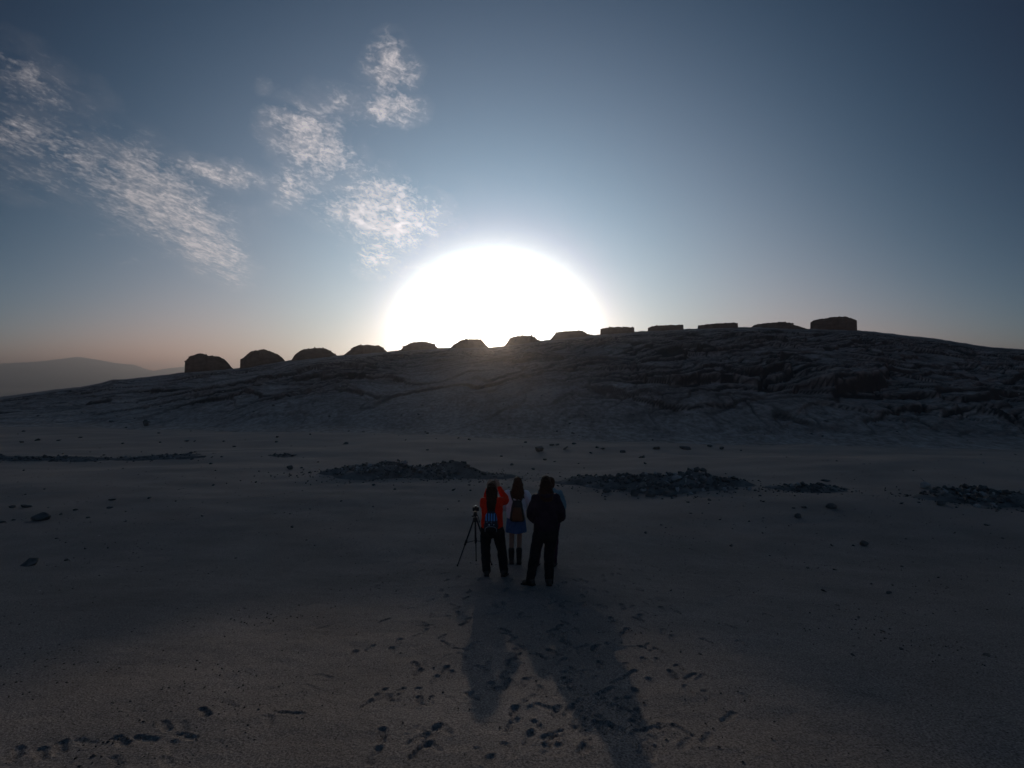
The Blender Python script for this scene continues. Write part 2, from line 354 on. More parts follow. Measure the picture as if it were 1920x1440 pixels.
# air: one even box of thin haze round everything
bmh = bmesh.new(); bmesh.ops.create_cube(bmh, size=1.0)
bmesh.ops.scale(bmh, vec=(16000, 10600, 360), verts=bmh.verts); bmesh.ops.translate(bmh, vec=(0, 3200, 148), verts=bmh.verts)
hz = bpy.data.meshes.new('haze'); bmh.to_mesh(hz); bmh.free()
M_haze = bpy.data.materials.new('haze'); M_haze.use_nodes = True
ht = M_haze.node_tree; ht.nodes.clear()
pv = ht.nodes.new('ShaderNodeVolumePrincipled'); ho = ht.nodes.new('ShaderNodeOutputMaterial'); ht.links.new(pv.outputs[0], ho.inputs['Volume'])
pv.inputs['Color'].default_value = (.84, .79, .77, 1); pv.inputs['Density'].default_value = 3.4e-4; pv.inputs['Anisotropy'].default_value = .82
haze = link('haze', hz, M_haze); tag(haze, kind='stuff')

# ------------------------------------------------------------------ the thirteen towers
def tower(pts, label, depth=9.0, wall=.5, group='stone towers along the ridge'):
    pxs = [p for p, q in pts]; pc_ = (pxs[0]+pxs[-1])/2; tc_ = (pc_-960)/F; th0 = math.atan(tc_)
    yfr = 149.0; r0 = yfr/math.cos(th0)
    us, zs = [], []
    for p, q in pts:
        ph = math.atan((p-960)/F)-th0; us.append(r0*math.tan(ph)); zs.append(Z_AT(q, yfr))
    us = np.array(us); zs = np.array(zs); us = us + np.arange(len(us))*1e-3
    zb = float(ridge(tc_))-3.2
    w = (us[-1]-us[0])/2; uc = (us[0]+us[-1])/2; Dp = depth/2
    ul = np.unique(np.concatenate([np.linspace(us[0], us[-1], 64), us, [us[0]-.25, us[-1]+.25]]))
    vl = np.concatenate([-Dp+np.array([-.4, -.2, 0, .12, .25, .4, .6, .9, 1.3]), np.linspace(-Dp+1.8, Dp-1.8, 12), Dp-np.array([1.3, .9, .6, .4, .25, .12, 0, -.2, -.4])])
    U, Vv = np.meshgrid(ul, vl)
    top = np.interp(U, us, zs, left=zb, right=zb)
    lim = Dp*np.clip(1-np.clip(np.abs((U-uc)/(w+.3)), 0, 1)**7, 0, 1)**(1/7.)
    e = lim-np.abs(Vv)+.18*perlin(U*1.1, Vv*.3+tc_*50, 14)
    k = sstep(0, wall, e)
    Z = zb+(top-zb)*k + k*(.17*fbm(U*.9+tc_*77, Vv*.9, 3, 15))
    bm_me = np_mesh('stone_tower', np.stack([U, Vv, Z], -1).reshape(-1, 3), grid_quads(*U.shape), smooth=False)
    o = link('stone_tower', bm_me, M_tower)
    rc = r0+2.4
    o.location = (rc*math.sin(th0), rc*math.cos(th0), 0); o.rotation_euler = (0, 0, -th0)
    tag(o, label, 'tower', group)
    return o
TW = [
 ([(346,699),(347,678),(352,674),(357,669),(364,667),(370,664),(382,665),(388,667),(400,668),(412,669),(420,673),(428,681),(434,688),(440,693)], 'jagged broken-topped stone tower at the far left end of the ridge', .5),
 ([(450,692),(450.6,675),(457,672),(463,666),(470,660),(478,658),(492,657),(505,658),(513,661),(520,664),(528,669),(533,675),(536,680)], 'rounded tower with a cut left side, right beside the jagged one', .6),
 ([(544,680),(550,670),(554,665),(562,659),(572,655),(585,654),(598,652),(608,653),(618,657),(625,662),(634,667),(640,670)], 'long-domed ruined tower, third from the left end of the ridge', 1.2),
 ([(640,670),(650,663),(657,657),(663,652),(672,648),(690,647),(712,648),(719,653),(726,659),(734,662)], 'low tower with a level top and sloping flanks, fourth from the left end', 1.2),
 ([(742,660),(752,656),(758,650),(766,645),(775,642),(790,641),(805,642),(814,646),(822,653),(830,656)], 'round-shouldered mound tower two left of the sun notch', 1.2),
 ([(838,656),(846,651),(852,646),(860,641),(868,637),(885,636),(901,636.5),(906,641),(912,648),(922,655)], 'mound tower bordering the sun notch on its left side', 1.0),
 ([(940,655),(947,648),(952,641),(956,634),(964,631),(978,630),(997,629.5),(1003,633),(1008,637),(1018,640)], 'low tower bordering the sun notch on its right side', 1.0),
 ([(1024,640),(1032,636),(1038,629),(1044,623),(1056,621.5),(1075,621),(1092,621),(1098,625),(1104,628),(1118,630)], 'flat trapezoid tower with stepped sides, second right of the sun notch', .9),
 ([(1125.4,630),(1126,617),(1136,615),(1155,614),(1176,614.5),(1189,616),(1189.6,628)], 'low square-cornered tower, third right of the sun notch', .35),
 ([(1214.4,626),(1215,614),(1228,611),(1250,611),(1281,611),(1282,624)], 'low boxy tower with a straight level top, fourth right of the sun notch', .35),
 ([(1301,621),(1308,617),(1309,610),(1325,608),(1345,607.5),(1362,607),(1383,608),(1383.6,617),(1390,618)], 'long boxy tower with a small step at each foot, third from the right end', .35),
 ([(1394,618),(1405,613),(1414,608),(1420,606),(1445,605),(1470,604.5),(1480,607),(1492,612),(1506,617),(1516,620)], 'wide low tower sloping away on both sides, next to the tall drum', 1.4),
 ([(1519,622),(1519.6,602),(1526,599),(1540,597),(1560,596),(1575,595.5),(1588,597),(1598,601),(1606.4,604),(1607,622)], 'tall drum tower with upright walls at the right end of the ridge', .35),
]
TOWERS = [(tower(pts, lab, wall=wl_), pts) for pts, lab, wl_ in TW]

# ------------------------------------------------------------------ rocks
def hull_mesh(name, seed, n=14, flat=.7, mat=None):
    r = random.Random(seed); bm = bmesh.new()
    for i in range(n):
        vv_ = Vector((r.gauss(0, 1), r.gauss(0, 1), r.gauss(0, 1))).normalized()*r.uniform(.8, 1.0)
        bm.verts.new((vv_.x*.5*r.uniform(.9, 1.1), vv_.y*.42, vv_.z*.5*flat))
    res = bmesh.ops.convex_hull(bm, input=bm.verts)
    bmesh.ops.delete(bm, geom=[g for g in res['geom_interior'] if isinstance(g, bmesh.types.BMVert)], context='VERTS')
    me = bpy.data.meshes.new(name); bm.to_mesh(me); bm.free()
    if mat: me.materials.append(mat)
    return me
DARK = [hull_mesh('stone', 100+i, 13+i % 4, .45+.07*(i % 5), M_stone) for i in range(10)]
PALE = [hull_mesh('stone', 200+i, 12+i % 4, .5+.06*(i % 4), M_pale) for i in range(5)]
BLOCK = [hull_mesh('stone', 250+i, 13, .7, M_tower) for i in range(4)]
def stone(parent, x, y, z, size, flat=1.0, pale=False, name='stone', tilt=.35):
    o = bpy.data.objects.new(name, random.choice(PALE if pale else DARK)); COL.objects.link(o)
    o.location = (x, y, z); o.rotation_euler = (random.gauss(0, tilt), random.gauss(0, tilt), random.uniform(0, 6.28))
    o.scale = (size*random.uniform(.85, 1.2), size*random.uniform(.75, 1.05), size*flat)
    if parent is not None: o.parent = parent
    return o
for ti, (o, pts) in enumerate(TOWERS):
    co = np.array([v.co[:] for v in o.data.vertices]); sq = ti in (8, 9, 10, 12)
    mz_ = co[:, 2].min(); top = co[co[:, 2] > mz_+3.0]
    for _ in range(9 if sq else 20):
        p = top[random.randrange(len(top))]
        if p[1] > 1.5: continue
        st = stone(o, p[0], p[1], p[2]+.05, random.uniform(.4, .7 if sq else 1.25), random.uniform(.7, 1.1)); st.data = random.choice(BLOCK)
def scatter_mesh(name, P, SZ, mats, flat=.6):
    """many tiny stones in one mesh"""
    base = []
    for k in range(6):
        m = hull_mesh('tmp', 300+k, 7, 1.0); v_ = np.array([q.co[:] for q in m.vertices]); f = np.array([p.vertices[:] for p in m.polygons]); bpy.data.meshes.remove(m); base.append((v_, f))
    VS, FS = [], []; off = 0
    for (p, s) in zip(P, SZ):
        v_, f = base[random.randrange(6)]; a = random.uniform(0, 6.28); c, sn = math.cos(a), math.sin(a)
        w = v_*np.array([s, s*.85, s*flat]); w = np.stack([w[:, 0]*c-w[:, 1]*sn, w[:, 0]*sn+w[:, 1]*c, w[:, 2]], -1)
        VS.append(w+np.array(p)); FS.append(f+off); off += len(v_)
    return np_mesh(name, np.concatenate(VS), np.concatenate(FS), smooth=False)

# rubble mounds: (left px, right px, crest py, front py, half depth, label, stones, stone px)
def mound(x0, x1, ptop, pfront, dep, label, n, small, size=(.16, .42), skew=0.0, tiltpx=0.0):
    cx_px = (x0+x1)/2
    xa, ya, za = hit(cx_px, pfront)
    yc = ya+dep; cx = X_AT(cx_px, yc); hw = (x1-x0)/2/F*yc
    zc = float(H(cx, yc)); ztop = Z_AT(ptop, yc+.1); h = max(.10, (ztop-zc)*.62)
    ns, nr = 72, 16
    th_, rr = np.meshgrid(np.linspace(0, 2*math.pi, ns, endpoint=False), np.linspace(0, 1, nr))
    def shape(a, b):                                    # a, b in -1..1 (across, along the view)
        an_ = np.arctan2(b, a); r = np.hypot(a, b)/(1+.13*np.sin(3*an_+cx)+.09*np.sin(7*an_+yc)); wx, wy = cx+a*hw, yc+b*dep
        p = np.clip(1-r**2.2, 0, 1)**.8
        hh = h*p*(1+skew*a)*(.75+.7*fbm(wx*.55, wy*.9, 3, 7)) + .05*fbm(wx*2.2, wy*2.2, 3, 8)*sstep(1, .8, r)
        return H(wx, wy)-tiltpx*a/F*yc*0 + hh*sstep(1.02, .9, r) - .06*sstep(.85, 1, r)
    A, B = rr*np.cos(th_), rr*np.sin(th_)
    jit = 1+.13*np.sin(3*th_+cx)+.09*np.sin(7*th_+yc); A = A*jit; B = B*jit
    V_ = np.stack([cx+A*hw, yc+B*dep, shape(A, B)], -1)
    idx = np.arange(nr*ns).reshape(nr, ns); nxt = np.roll(idx, -1, 1)
    Q = np.stack([idx[:-1], nxt[:-1], nxt[1:], idx[1:]], -1).reshape(-1, 4)
    root = bpy.data.objects.new('rubble_mound', None); COL.objects.link(root); root.location = (cx, yc, zc); root.empty_display_size = .3
    tag(root, label, 'rubble mound', 'rubble mounds across the plain')
    V_ = V_-np.array([cx, yc, zc])
    Q = Q[:, ::1]
    link('earth_heap', np_mesh('earth_heap', V_.reshape(-1, 3), Q), M_earth, root)
    k = 0
    while k < n:
        a, b = random.gauss(0, .55), random.uniform(-1.3, .75)
        if abs(a) > 1.15: continue
        if a*a+b*b > (1.0 if random.random() < .85 else 1.5) or (b > .3 and random.random() < .5): continue
        s = random.uniform(*size)*(1.25-.45*math.hypot(a, b))*(.6+.55*random.random())
        zz = float(shape(np.array(a), np.array(b))) if a*a+b*b < 1 else float(H(cx+a*hw, yc+b*dep))
        stone(root, a*hw, b*dep, zz-zc+s*.10, s, random.uniform(.6, 1.0), random.random() < .2, tilt=.6); k += 1
    P, SZ = [], []
    for _ in range(small):
        a, b = random.gauss(0, .6), random.gauss(-.2, .6)
        zz = float(shape(np.array(a), np.array(b))) if a*a+b*b < 1 else float(H(cx+a*hw, yc+b*dep))
        P.append((a*hw, b*dep, zz-zc+.01)); SZ.append(random.uniform(.05, .15))
    o = link('small_stones', scatter_mesh('small_stones', P, SZ, None), M_stone, root); o['kind'] = 'stuff'
    return root
mound(586, 957, 855, 898, 1.5, 'long low rubble bank stretching left behind the group', 297, 900, (.14, .36), -.12)
mound(1055, 1415, 876, 926, 1.7, 'broad stony heap right of the group, the highest of all', 290, 700, (.15, .42))
mound(1442, 1600, 903, 924, .7, 'small separate stone heap between the two big right-hand heaps', 70, 140, (.14, .32))
mound(1718, 1990, 905, 955, 1.7, 'dark stony heap cut off by the right edge of the photo', 190, 420, (.15, .42))
mound(-60, 215, 856, 866, .9, 'low line of rubble running in from the left edge of the photo', 60, 160, (.12, .34))
mound(185, 395, 853, 863, .9, 'thin rubble line tapering off towards the long bank', 50, 140, (.12, .34))
mound(505, 556, 850, 858, .6, 'tiny rubble patch just left of the long bank', 18, 40, (.15, .36))

# boulders with a look of their own
def boulder(px, py, wpx, hpx, label, seed, mat=None, dy=0.0):
    x, y, z = hit(px, py+hpx*.35); y += dy
    r = random.Random(seed)
    bm = bmesh.new()
    for i in range(26):
        q = Vector((r.gauss(0, 1), r.gauss(0, 1), r.gauss(0, 1))).normalized(); q *= r.uniform(.86, 1.0)
        bm.verts.new((q.x*.5, q.y*.42, q.z*.5))
    res = bmesh.ops.convex_hull(bm, input=bm.verts)
    bmesh.ops.delete(bm, geom=[g for g in res['geom_interior'] if isinstance(g, bmesh.types.BMVert)], context='VERTS')
    w = wpx/F*y; h = hpx/F*y*1.35
    bmesh.ops.scale(bm, vec=(w, w*.8, h), verts=bm.verts)
    bmesh.ops.bevel(bm, geom=list(bm.edges), offset=min(w, h)*.04, segments=1, affect='EDGES')
    me = bpy.data.meshes.new('boulder'); bm.to_mesh(me); bm.free()
    o = link('boulder', me, mat or M_stone); o.location = (x, y, z+h*.28); o.rotation_euler = (0, 0, 0)
    tag(o, label, 'boulder', 'single boulders lying apart'); return o
boulder(76, 970, 38, 14, 'rounded dark boulder alone on the gravel near the left edge', 1)
boulder(1190, 925, 18, 13, 'chunky boulder at the front foot of the broad stony heap, left of a pair', 2)
boulder(1219, 927, 24, 11, 'blocky boulder at the front foot of the broad heap, right of a pair', 3)
boulder(1254, 926, 34, 9, 'long flat boulder lying lowest before the broad stony heap', 4)
boulder(1318, 882, 15, 7, 'square flat block at the back edge of the broad stony heap', 5)
boulder(1548, 901, 20, 4, 'flat slab lying behind the small separate heap', 6)
boulder(1496, 968, 15, 9, 'small blocky boulder on bare ground below the small heap', 7)
boulder(1558, 949, 24, 9, 'low hummocky boulder just below the small heap', 8)
boulder(1620, 1020, 18, 11, 'pointed triangular boulder alone on the right-hand gravel', 9)
boulder(1138, 920, 18, 8, 'boulder at the left front foot of the broad heap', 10)
boulder(1734, 911, 22, 14, 'pale boulder at the left tip of the heap by the right edge', 11, M_pale)
boulder(273, 794, 11, 13, 'upright dark rock on the low left slope of the hill', 12)
boulder(543, 877, 13, 8, 'dark boulder left of the long rubble bank', 13)
boulder(1764, 944, 20, 9, 'brown boulder in front of the heap by the right edge', 14)

# loose stones of the plain (parts of the ground) and of the slope (parts of the hill)
SP = [(105,1010,6),(118,851,5),(202,860,8),(416,857,7),(205,953,12),(50,951,20),(22,952,14),(140,957,10),(165,971,10),(115,965,9),(5,980,12),(25,976,9),(210,938,14),(235,978,6),(280,935,8),(582,955,6),(548,989,8),(575,1013,6),(590,1023,5),(124,1051,12),(52,1060,36),(202,1028,8),(160,1030,7),(395,870,10),(360,862,11),(565,878,8),(380,968,7),(1010,846,28),(1035,835,14),(985,830,8),(1022,863,10),(1060,842,18),(1075,833,12),(1108,850,12),(1120,840,10),(1130,842,14),(1168,849,16),(1230,842,18),(1206,858,10),(1285,842,26),(1352,842,14),(1330,838,14),(1200,858,9),(1045,835,10),(1295,963,6),(1317,963,5),(1350,975,7),(1404,978,5),(1508,952,14),(1488,953,7),(1370,1024,9),(1515,1066,9),(1533,1066,7),(1567,1070,12),(1560,1024,10),(1600,1024,8),(1712,1055,6),(1690,1063,8),(1758,1084,9),(1674,1098,10),(1634,1096,8),(1313,1227,10),(1545,1109,12),(1665,1112,14),(1570,1136,10),(1655,1184,12),(1610,1158,8),(1850,1230,18),(1690,1218,12),(1600,1230,9),(1258,1108,8),(1282,1112,5),(940,856,8),(960,872,12),(1000,880,10),(1040,866,6),(1210,870,8),(1260,935,8),(1290,942,10),(1330,938,9),(1415,920,9),(1425,930,7),(1432,941,10),(1085,870,6),(1095,878,5),(648,833,10),(880,825,10),(860,822,7),(760,826,6),(700,910,8),(740,918,7),(850,920,10),(880,910,8),(900,905,9),(820,905,6),(790,900,7),(1700,930,10),(1690,945,8),(1660,920,7),(1790,1000,7),(1850,985,9),(1880,1010,8),(1750,1010,6),(1430,1000,6),(1210,1000,8),(1240,985,6),(1300,1010,5),(860,940,6),(840,955,5),(700,950,5),(640,940,6),(400,910,7),(480,905,6),(330,940,6),(300,830,7),(350,828,9),(420,828,6),(440,838,10),(520,820,8),(70,826,12),(110,826,9),(150,821,12),(40,830,10),(230,832,8)]
cnt = 0
for (px, py, w) in SP:
    x, y, z = hit(px, py); s = w/F*y*1.1
    stone(ground, x, y, z+s*.08, s, random.uniform(.5, .9), False); cnt += 1
while cnt < 235:
    px, py = random.uniform(0, 1920), random.choice([random.uniform(835, 1000), random.uniform(1000, 1300)])
    if 840 < px < 1240 and 880 < py < 1400: continue
    x, y, z = hit(px, py); s = random.uniform(3, 7)/F*y
    stone(ground, x, y, z+s*.05, s, random.uniform(.45, .9), random.random() < .12); cnt += 1
P, SZ = [], []
for _ in range(13000):
    y = 2.4+22*random.random()**1.7; x = random.uniform(-1.15, 1.15)*y
    if abs(x-.1) < 1.6 and y < 9 and random.random() < .6: continue
    cl = perlin(np.array(x/1.6), np.array(y/1.6), 44)
    if random.random() > .35+.9*cl: continue
    P.append((x, y, float(valley(np.array(x), np.array(y)))+.002)); SZ.append(random.uniform(.008, .024)*(1+y/14))
peb = link('pebbles', scatter_mesh('pebbles', P, SZ, None), M_stone); tag(peb, kind='stuff')
for i in range(150):
    px = random.uniform(0, 1920); py = random.uniform(690, 830)
    if py < 720-880*float(ridge(np.array((px-960)/F))-CAM_Z)/150+14: continue
    x, y, z = hit(px, py, 30); s = random.uniform(3, 9)/F*y
    stone(hill, x, y, z+s*.05, s, random.uniform(.5, .9), random.random() < .08)

# ------------------------------------------------------------------ people
def frame(d):
    d = Vector(d).normalized(); up = Vector((0, 0, 1)) if abs(d.z) < .95 else Vector((0, 1, 0))
    a = d.cross(up).normalized(); return a, d.cross(a).normalized()
def add_ring_stack(bm, rings, cap=True):
    vs = [[bm.verts.new(p) for p in r] for r in rings]; n = len(vs[0])
    for a, b in zip(vs, vs[1:]):
        for i in range(n): bm.faces.new((a[i], a[(i+1) % n], b[(i+1) % n], b[i]))
    if cap: bm.faces.new(vs[0][::-1]); bm.faces.new(vs[-1])
def tube(bm, pts, rad, n=14):
    pts = [Vector(p) for p in pts]; P, Rd = [], []
    if not isinstance(rad, (list, tuple)): rad = [rad]*len(pts)
    d0 = (pts[1]-pts[0]).normalized(); d1 = (pts[-1]-pts[-2]).normalized()
    for f in (1.0, .75, .4): P.append(pts[0]-d0*rad[0]*f*.95); Rd.append(rad[0]*math.sqrt(max(.01, 1-f*f*.98)))
    for i in range(len(pts)-1):                                   # smooth run between joints
        for k in range(5):
            t = k/5; p0 = pts[max(i-1, 0)]; p1 = pts[i]; p2 = pts[i+1]; p3 = pts[min(i+2, len(pts)-1)]
            q = .5*((2*p1)+(p2-p0)*t+(2*p0-5*p1+4*p2-p3)*t*t+(3*p1-p0-3*p2+p3)*t**3)
            P.append(q); Rd.append(rad[i]+(rad[i+1]-rad[i])*(t*t*(3-2*t)))
    P.append(pts[-1]); Rd.append(rad[-1])
    for f in (.4, .75, 1.0): P.append(pts[-1]+d1*rad[-1]*f*.95); Rd.append(rad[-1]*math.sqrt(max(.01, 1-f*f*.98)))
    rings = []; a, b = frame(P[1]-P[0])
    for i, p in enumerate(P):
        d = (P[min(i+1, len(P)-1)]-P[max(i-1, 0)]).normalized()
        a = (a-d*a.dot(d)).normalized(); b = d.cross(a)
        rings.append([p+(a*math.cos(w)+b*math.sin(w))*Rd[i] for w in [2*math.pi*k/n for k in range(n)]])
    add_ring_stack(bm, rings)
def loft(bm, rings, n=28, e=2.3):
    """horizontal superellipse sections (cx, cy, z, rx, ry), smoothly interpolated"""
    K = sorted(rings, key=lambda r: r[2]); K = np.array(K, float); out = []
    zz = np.linspace(K[0, 2], K[-1, 2], max(8, int((K[-1, 2]-K[0, 2])/.025)))
    zz = np.unique(np.concatenate([zz, K[:, 2]]))
    for z in zz:
        cx, cy, rx, ry = [np.interp(z, K[:, 2], K[:, i]) for i in (0, 1, 3, 4)]
        ring = []
        for k in range(n):
            w = 2*math.pi*k/n; c, s_ = math.cos(w), math.sin(w)
            ring.append(Vector((cx+rx*math.copysign(abs(c)**(2/e), c), cy+ry*math.copysign(abs(s_)**(2/e), s_), z)))
        out.append(ring)
    add_ring_stack(bm, out)
def ball(bm, c, r, rot=None):
    r = r if isinstance(r, (list, tuple)) else (r, r, r)
    m = Matrix.Translation(c) @ (rot.to_4x4() if rot else Matrix.Identity(4)) @ Matrix.Diagonal((*r, 1))
    bmesh.ops.create_icosphere(bm, subdivisions=3, radius=1, matrix=m)
def box(bm, c, s, rot=None, bev=.0):
    m = Matrix.Translation(c) @ (rot.to_4x4() if rot else Matrix.Identity(4)) @ Matrix.Diagonal((*s, 1))
    r = bmesh.ops.create_cube(bm, size=1, matrix=m)
    if bev: bmesh.ops.bevel(bm, geom=[e for e in bm.edges if all(v in r['verts'] for v in e.verts)], offset=bev, segments=2, affect='EDGES')
def solid(name, bm, mat, parent, voxel=.012, it=4, fold=0.0, ffreq=9.0, seed=0):
    """overlapping pieces fused into one skin, smoothed, with cloth folds"""
    me = bpy.data.meshes.new(name); bmesh.ops.recalc_face_normals(bm, faces=bm.faces); bm.to_mesh(me); bm.free()
    o = bpy.data.objects.new(name, me); COL.objects.link(o)
    if voxel:
        r = o.modifiers.new('r', 'REMESH'); r.mode = 'VOXEL'; r.voxel_size = voxel; r.use_smooth_shade = True
        q = o.modifiers.new('s', 'SMOOTH'); q.iterations = it; q.factor = .5
        dg = bpy.context.evaluated_depsgraph_get(); m2 = bpy.data.meshes.new_from_object(o.evaluated_get(dg))
        o.modifiers.clear(); o.data = m2; bpy.data.meshes.remove(me); me = m2; me.name = name
        if fold:
            n = len(me.vertices); co = np.empty(n*3, np.float32); me.vertices.foreach_get('co', co); co = co.reshape(-1, 3)
            no = np.empty(n*3, np.float32); me.vertex_normals.foreach_get('vector', no); no = no.reshape(-1, 3)
            f = fbm(co[:, 0]*ffreq*1.2+co[:, 2]*ffreq*.6+seed, co[:, 2]*ffreq*.8+co[:, 1]*ffreq+seed*3, 3, seed)
            co = co+no*(f*fold)[:, None]; me.vertices.foreach_set('co', co.ravel().astype(np.float32)); me.update()
    me.materials.clear(); me.materials.append(mat)
    o.parent = parent
    return o
def plain_mesh(name, bm, mat, parent, smooth=False):
    me = bpy.data.meshes.new(name); bmesh.ops.recalc_face_normals(bm, faces=bm.faces); bm.to_mesh(me); bm.free()
    if smooth:
        for p in me.polygons: p.use_smooth = True
    return link(name, me, mat, parent)
def hand(bm, wrist, f, nrm, side=1, curl=.5, k=1.0):
    """palm, four unequal bent fingers and a thumb; f = towards the fingers, nrm = out of the palm"""
    w = Vector(wrist); f = Vector(f).normalized(); nrm = Vector(nrm); nrm = (nrm-f*nrm.dot(f)).normalized(); s = f.cross(nrm)*side
    for i, (L, off) in enumerate(((.072, .030), (.080, .0105), (.075, -.0095), (.058, -.028))):
        kn = w+f*(.085-.004*abs(i-1.2))*k+s*off*k
        tube(bm, [w+s*off*.55*k, kn], [.0145*k, .0125*k], 8)
        p = kn; d = f.copy(); pts = [p]
        for j, fr in enumerate((.45, .32, .23)):
            ax = s*side; d = (d*math.cos(curl)+nrm*math.sin(curl)).normalized(); p = p+d*L*fr*k; pts.append(p)
        tube(bm, pts, [.0098*k, .0088*k, .0080*k, .0068*k], 8)
    b = w+f*.022*k+s*.026*k; m_ = b+(f*.55+s*.75+nrm*.25).normalized()*.038*k
    tube(bm, [w+f*.01*k, b, m_, m_+(f*.9+nrm*.5).normalized()*.030*k], [.014*k, .0145*k, .0105*k, .008*k], 8)
def head(bm, c, k=1.0, yaw=0.0, pitch=0.0):
    """skull, jaw, nose, lips and ears, facing +y then turned"""
    rot = (Matrix.Rotation(yaw, 3, 'Z') @ Matrix.Rotation(pitch, 3, 'X')); c = Vector(c)
    def at(v): return c+rot @ (Vector(v)*k)
    ball(bm, at((0, -.012, .022)), (.074*k, .094*k, .088*k), rot); ball(bm, at((0, .018, -.045)), (.058*k, .070*k, .070*k), rot)
    ball(bm, at((0, .050, -.092)), (.028*k, .028*k, .022*k), rot)
    tube(bm, [at((0, .080, .012)), at((0, .100, -.030))], [.009*k, .014*k], 8)
    ball(bm, at((0, .082, -.060)), (.024*k, .012*k, .009*k), rot)
    for sx in (-1, 1): ball(bm, at((sx*.076, -.005, -.01)), (.010*k, .020*k, .032*k), rot)
    return at
M_skin = material('skin', (.30, .17, .12), (.36, .21, .15), 20, .55, .1, 200, .001, .35)
M_hair = material('dark_brown_hair', (.018, .009, .007), (.045, .020, .013), 30, .7, .7, 60, .006, .12, 4, (4, 4, .4))
M_hair2 = material('brown_hair', (.034, .015, .010), (.075, .034, .021), 30, .7, .7, 60, .006, .12, 4, (4, 4, .4))
M_eye = material('eye_white', (.7, .7, .68), None, 5, .2)
M_red = material('red_knit', (.74, .020, .006), (.90, .035, .010), 14, .85, .5, 160, .004, .1)
M_black = material('black_cloth', (.012, .012, .014), (.022, .021, .024), 12, .85, .5, 120, .004, .1)
M_jacket = material('black_cloth_flare_tint', (.016, .011, .020), (.028, .018, .032), 9, .8, .5, 120, .004, .1)  # black cloth with a purple lens flare tint put into its colour
M_white = material('pale_pink_fleece', (.70, .62, .67), (.82, .76, .80), 7, .95, .7, 70, .008, .1)
M_denim = material('blue_denim', (.04, .10, .22), (.06, .14, .29), 16, .9, .5, 150, .003, .1)
M_teal = material('grey_teal_cloth', (.11, .19, .24), (.15, .25, .30), 9, .85, .5, 110, .004, .1)
M_plum = material('dark_plum_trousers', (.045, .018, .035), (.06, .026, .05), 9, .85, .4, 110, .004, .1)
M_leather = material('black_leather', (.012, .011, .011), (.02, .018, .018), 20, .45, .3, 60, .003, .4)
M_brown = material('brown_leather', (.10, .045, .022), (.15, .07, .035), 9, .6, .5, 60, .005, .3)
M_trim = material('grey_piping', (.25, .26, .28), (.32, .33, .35), 20, .6)
M_metal = material('dark_metal', (.022, .022, .024), (.035, .035, .038), 20, .6, 0, 1, 0, .2)
M_bright = material('bright_metal', (.6, .6, .6), (.7, .7, .7), 20, .3, 0, 1, 0, .8)
M_glass = material('lens_glass', (.01, .012, .02), None, 5, .05, 0, 1, 0, .8)

def person_root(x, y, label, rz=0.0, dz=0.0):
    o = bpy.data.objects.new('person', None); COL.objects.link(o); o.location = (x, y, float(H(x, y))+dz); o.rotation_euler = (0, 0, rz)
    o.empty_display_size = .2; tag(o, label, 'person'); return o
def gz(root, lx, ly):
    """ground height under a local point of a thing standing at root"""
    return float(H(root.location.x+lx, root.location.y+ly))-root.location.z
def eyes(root, at, k=1.0):
    for sx in (-1, 1):
        bm = bmesh.new(); ball(bm, at((sx*.030, .072, .004)), .0125*k); plain_mesh('eye', bm, M_eye, root, True)
def base_body(root, hd, neck, hips, shoulders, arms, legs, hands, k=1.0, yaw=0, pitch=0):
    bm = bmesh.new(); at = head(bm, hd, k, yaw, pitch)
    tube(bm, [neck, Vector(hd)+Vector((0, -.01, -.06))], [.058*k, .052*k], 14)
    loft(bm, [(hips[0], hips[1], hips[2]-.1, .10, .085), (hips[0], hips[1], hips[2]+.02, .145, .10), (hips[0], hips[1], hips[2]+.2, .115, .085), (neck[0], neck[1], neck[2]-.22, .14, .095), (neck[0], neck[1], neck[2]-.08, .14, .08), (neck[0], neck[1], neck[2]-.02, .07, .06)])
    for sh, a in zip(shoulders, arms): tube(bm, [sh]+a, [.052*k, .040*k, .027*k])
    for l in legs: tube(bm, l, [.072*k, .050*k, .044*k, .036*k][:len(l)-1]+[.032*k])
    for h in hands: hand(bm, *h)
    solid('body', bm, M_skin, root, .0065, 2); eyes(root, at, k)
def shoe(root, x, y, ang=0.0, L=.27, hgt=.09, mat=None, top=.06, name='shoe', shaft=None):
    z0 = gz(root, x, y); bm = bmesh.new(); d = Vector((math.sin(ang), math.cos(ang), 0))
    slope = (gz(root, x+d.x*.15, y+d.y*.15)-z0)/.15; d.z = slope; p = Vector((x, y, z0))
    tube(bm, [p-d*.06+Vector((0, 0, .045)), p+d*.03+Vector((0, 0, .05)), p+d*.13+Vector((0, 0, .036))], [.045, .047, .040])
    tube(bm, [p-d*.03+Vector((0, 0, .05)), p-d*.03+Vector((0, 0, hgt))], [.044, top], 14)
    if shaft: tube(bm, shaft[0], shaft[1], 16)
    o = solid(name, bm, mat or M_leather, root, .008, 3)
    bm = bmesh.new(); rot = d.to_track_quat('Y', 'Z').to_matrix()
    box(bm, p+d*.045+Vector((0, 0, .008)), (.088, L, .022), rot, .006); plain_mesh('sole', bm, M_black, o)
    return o

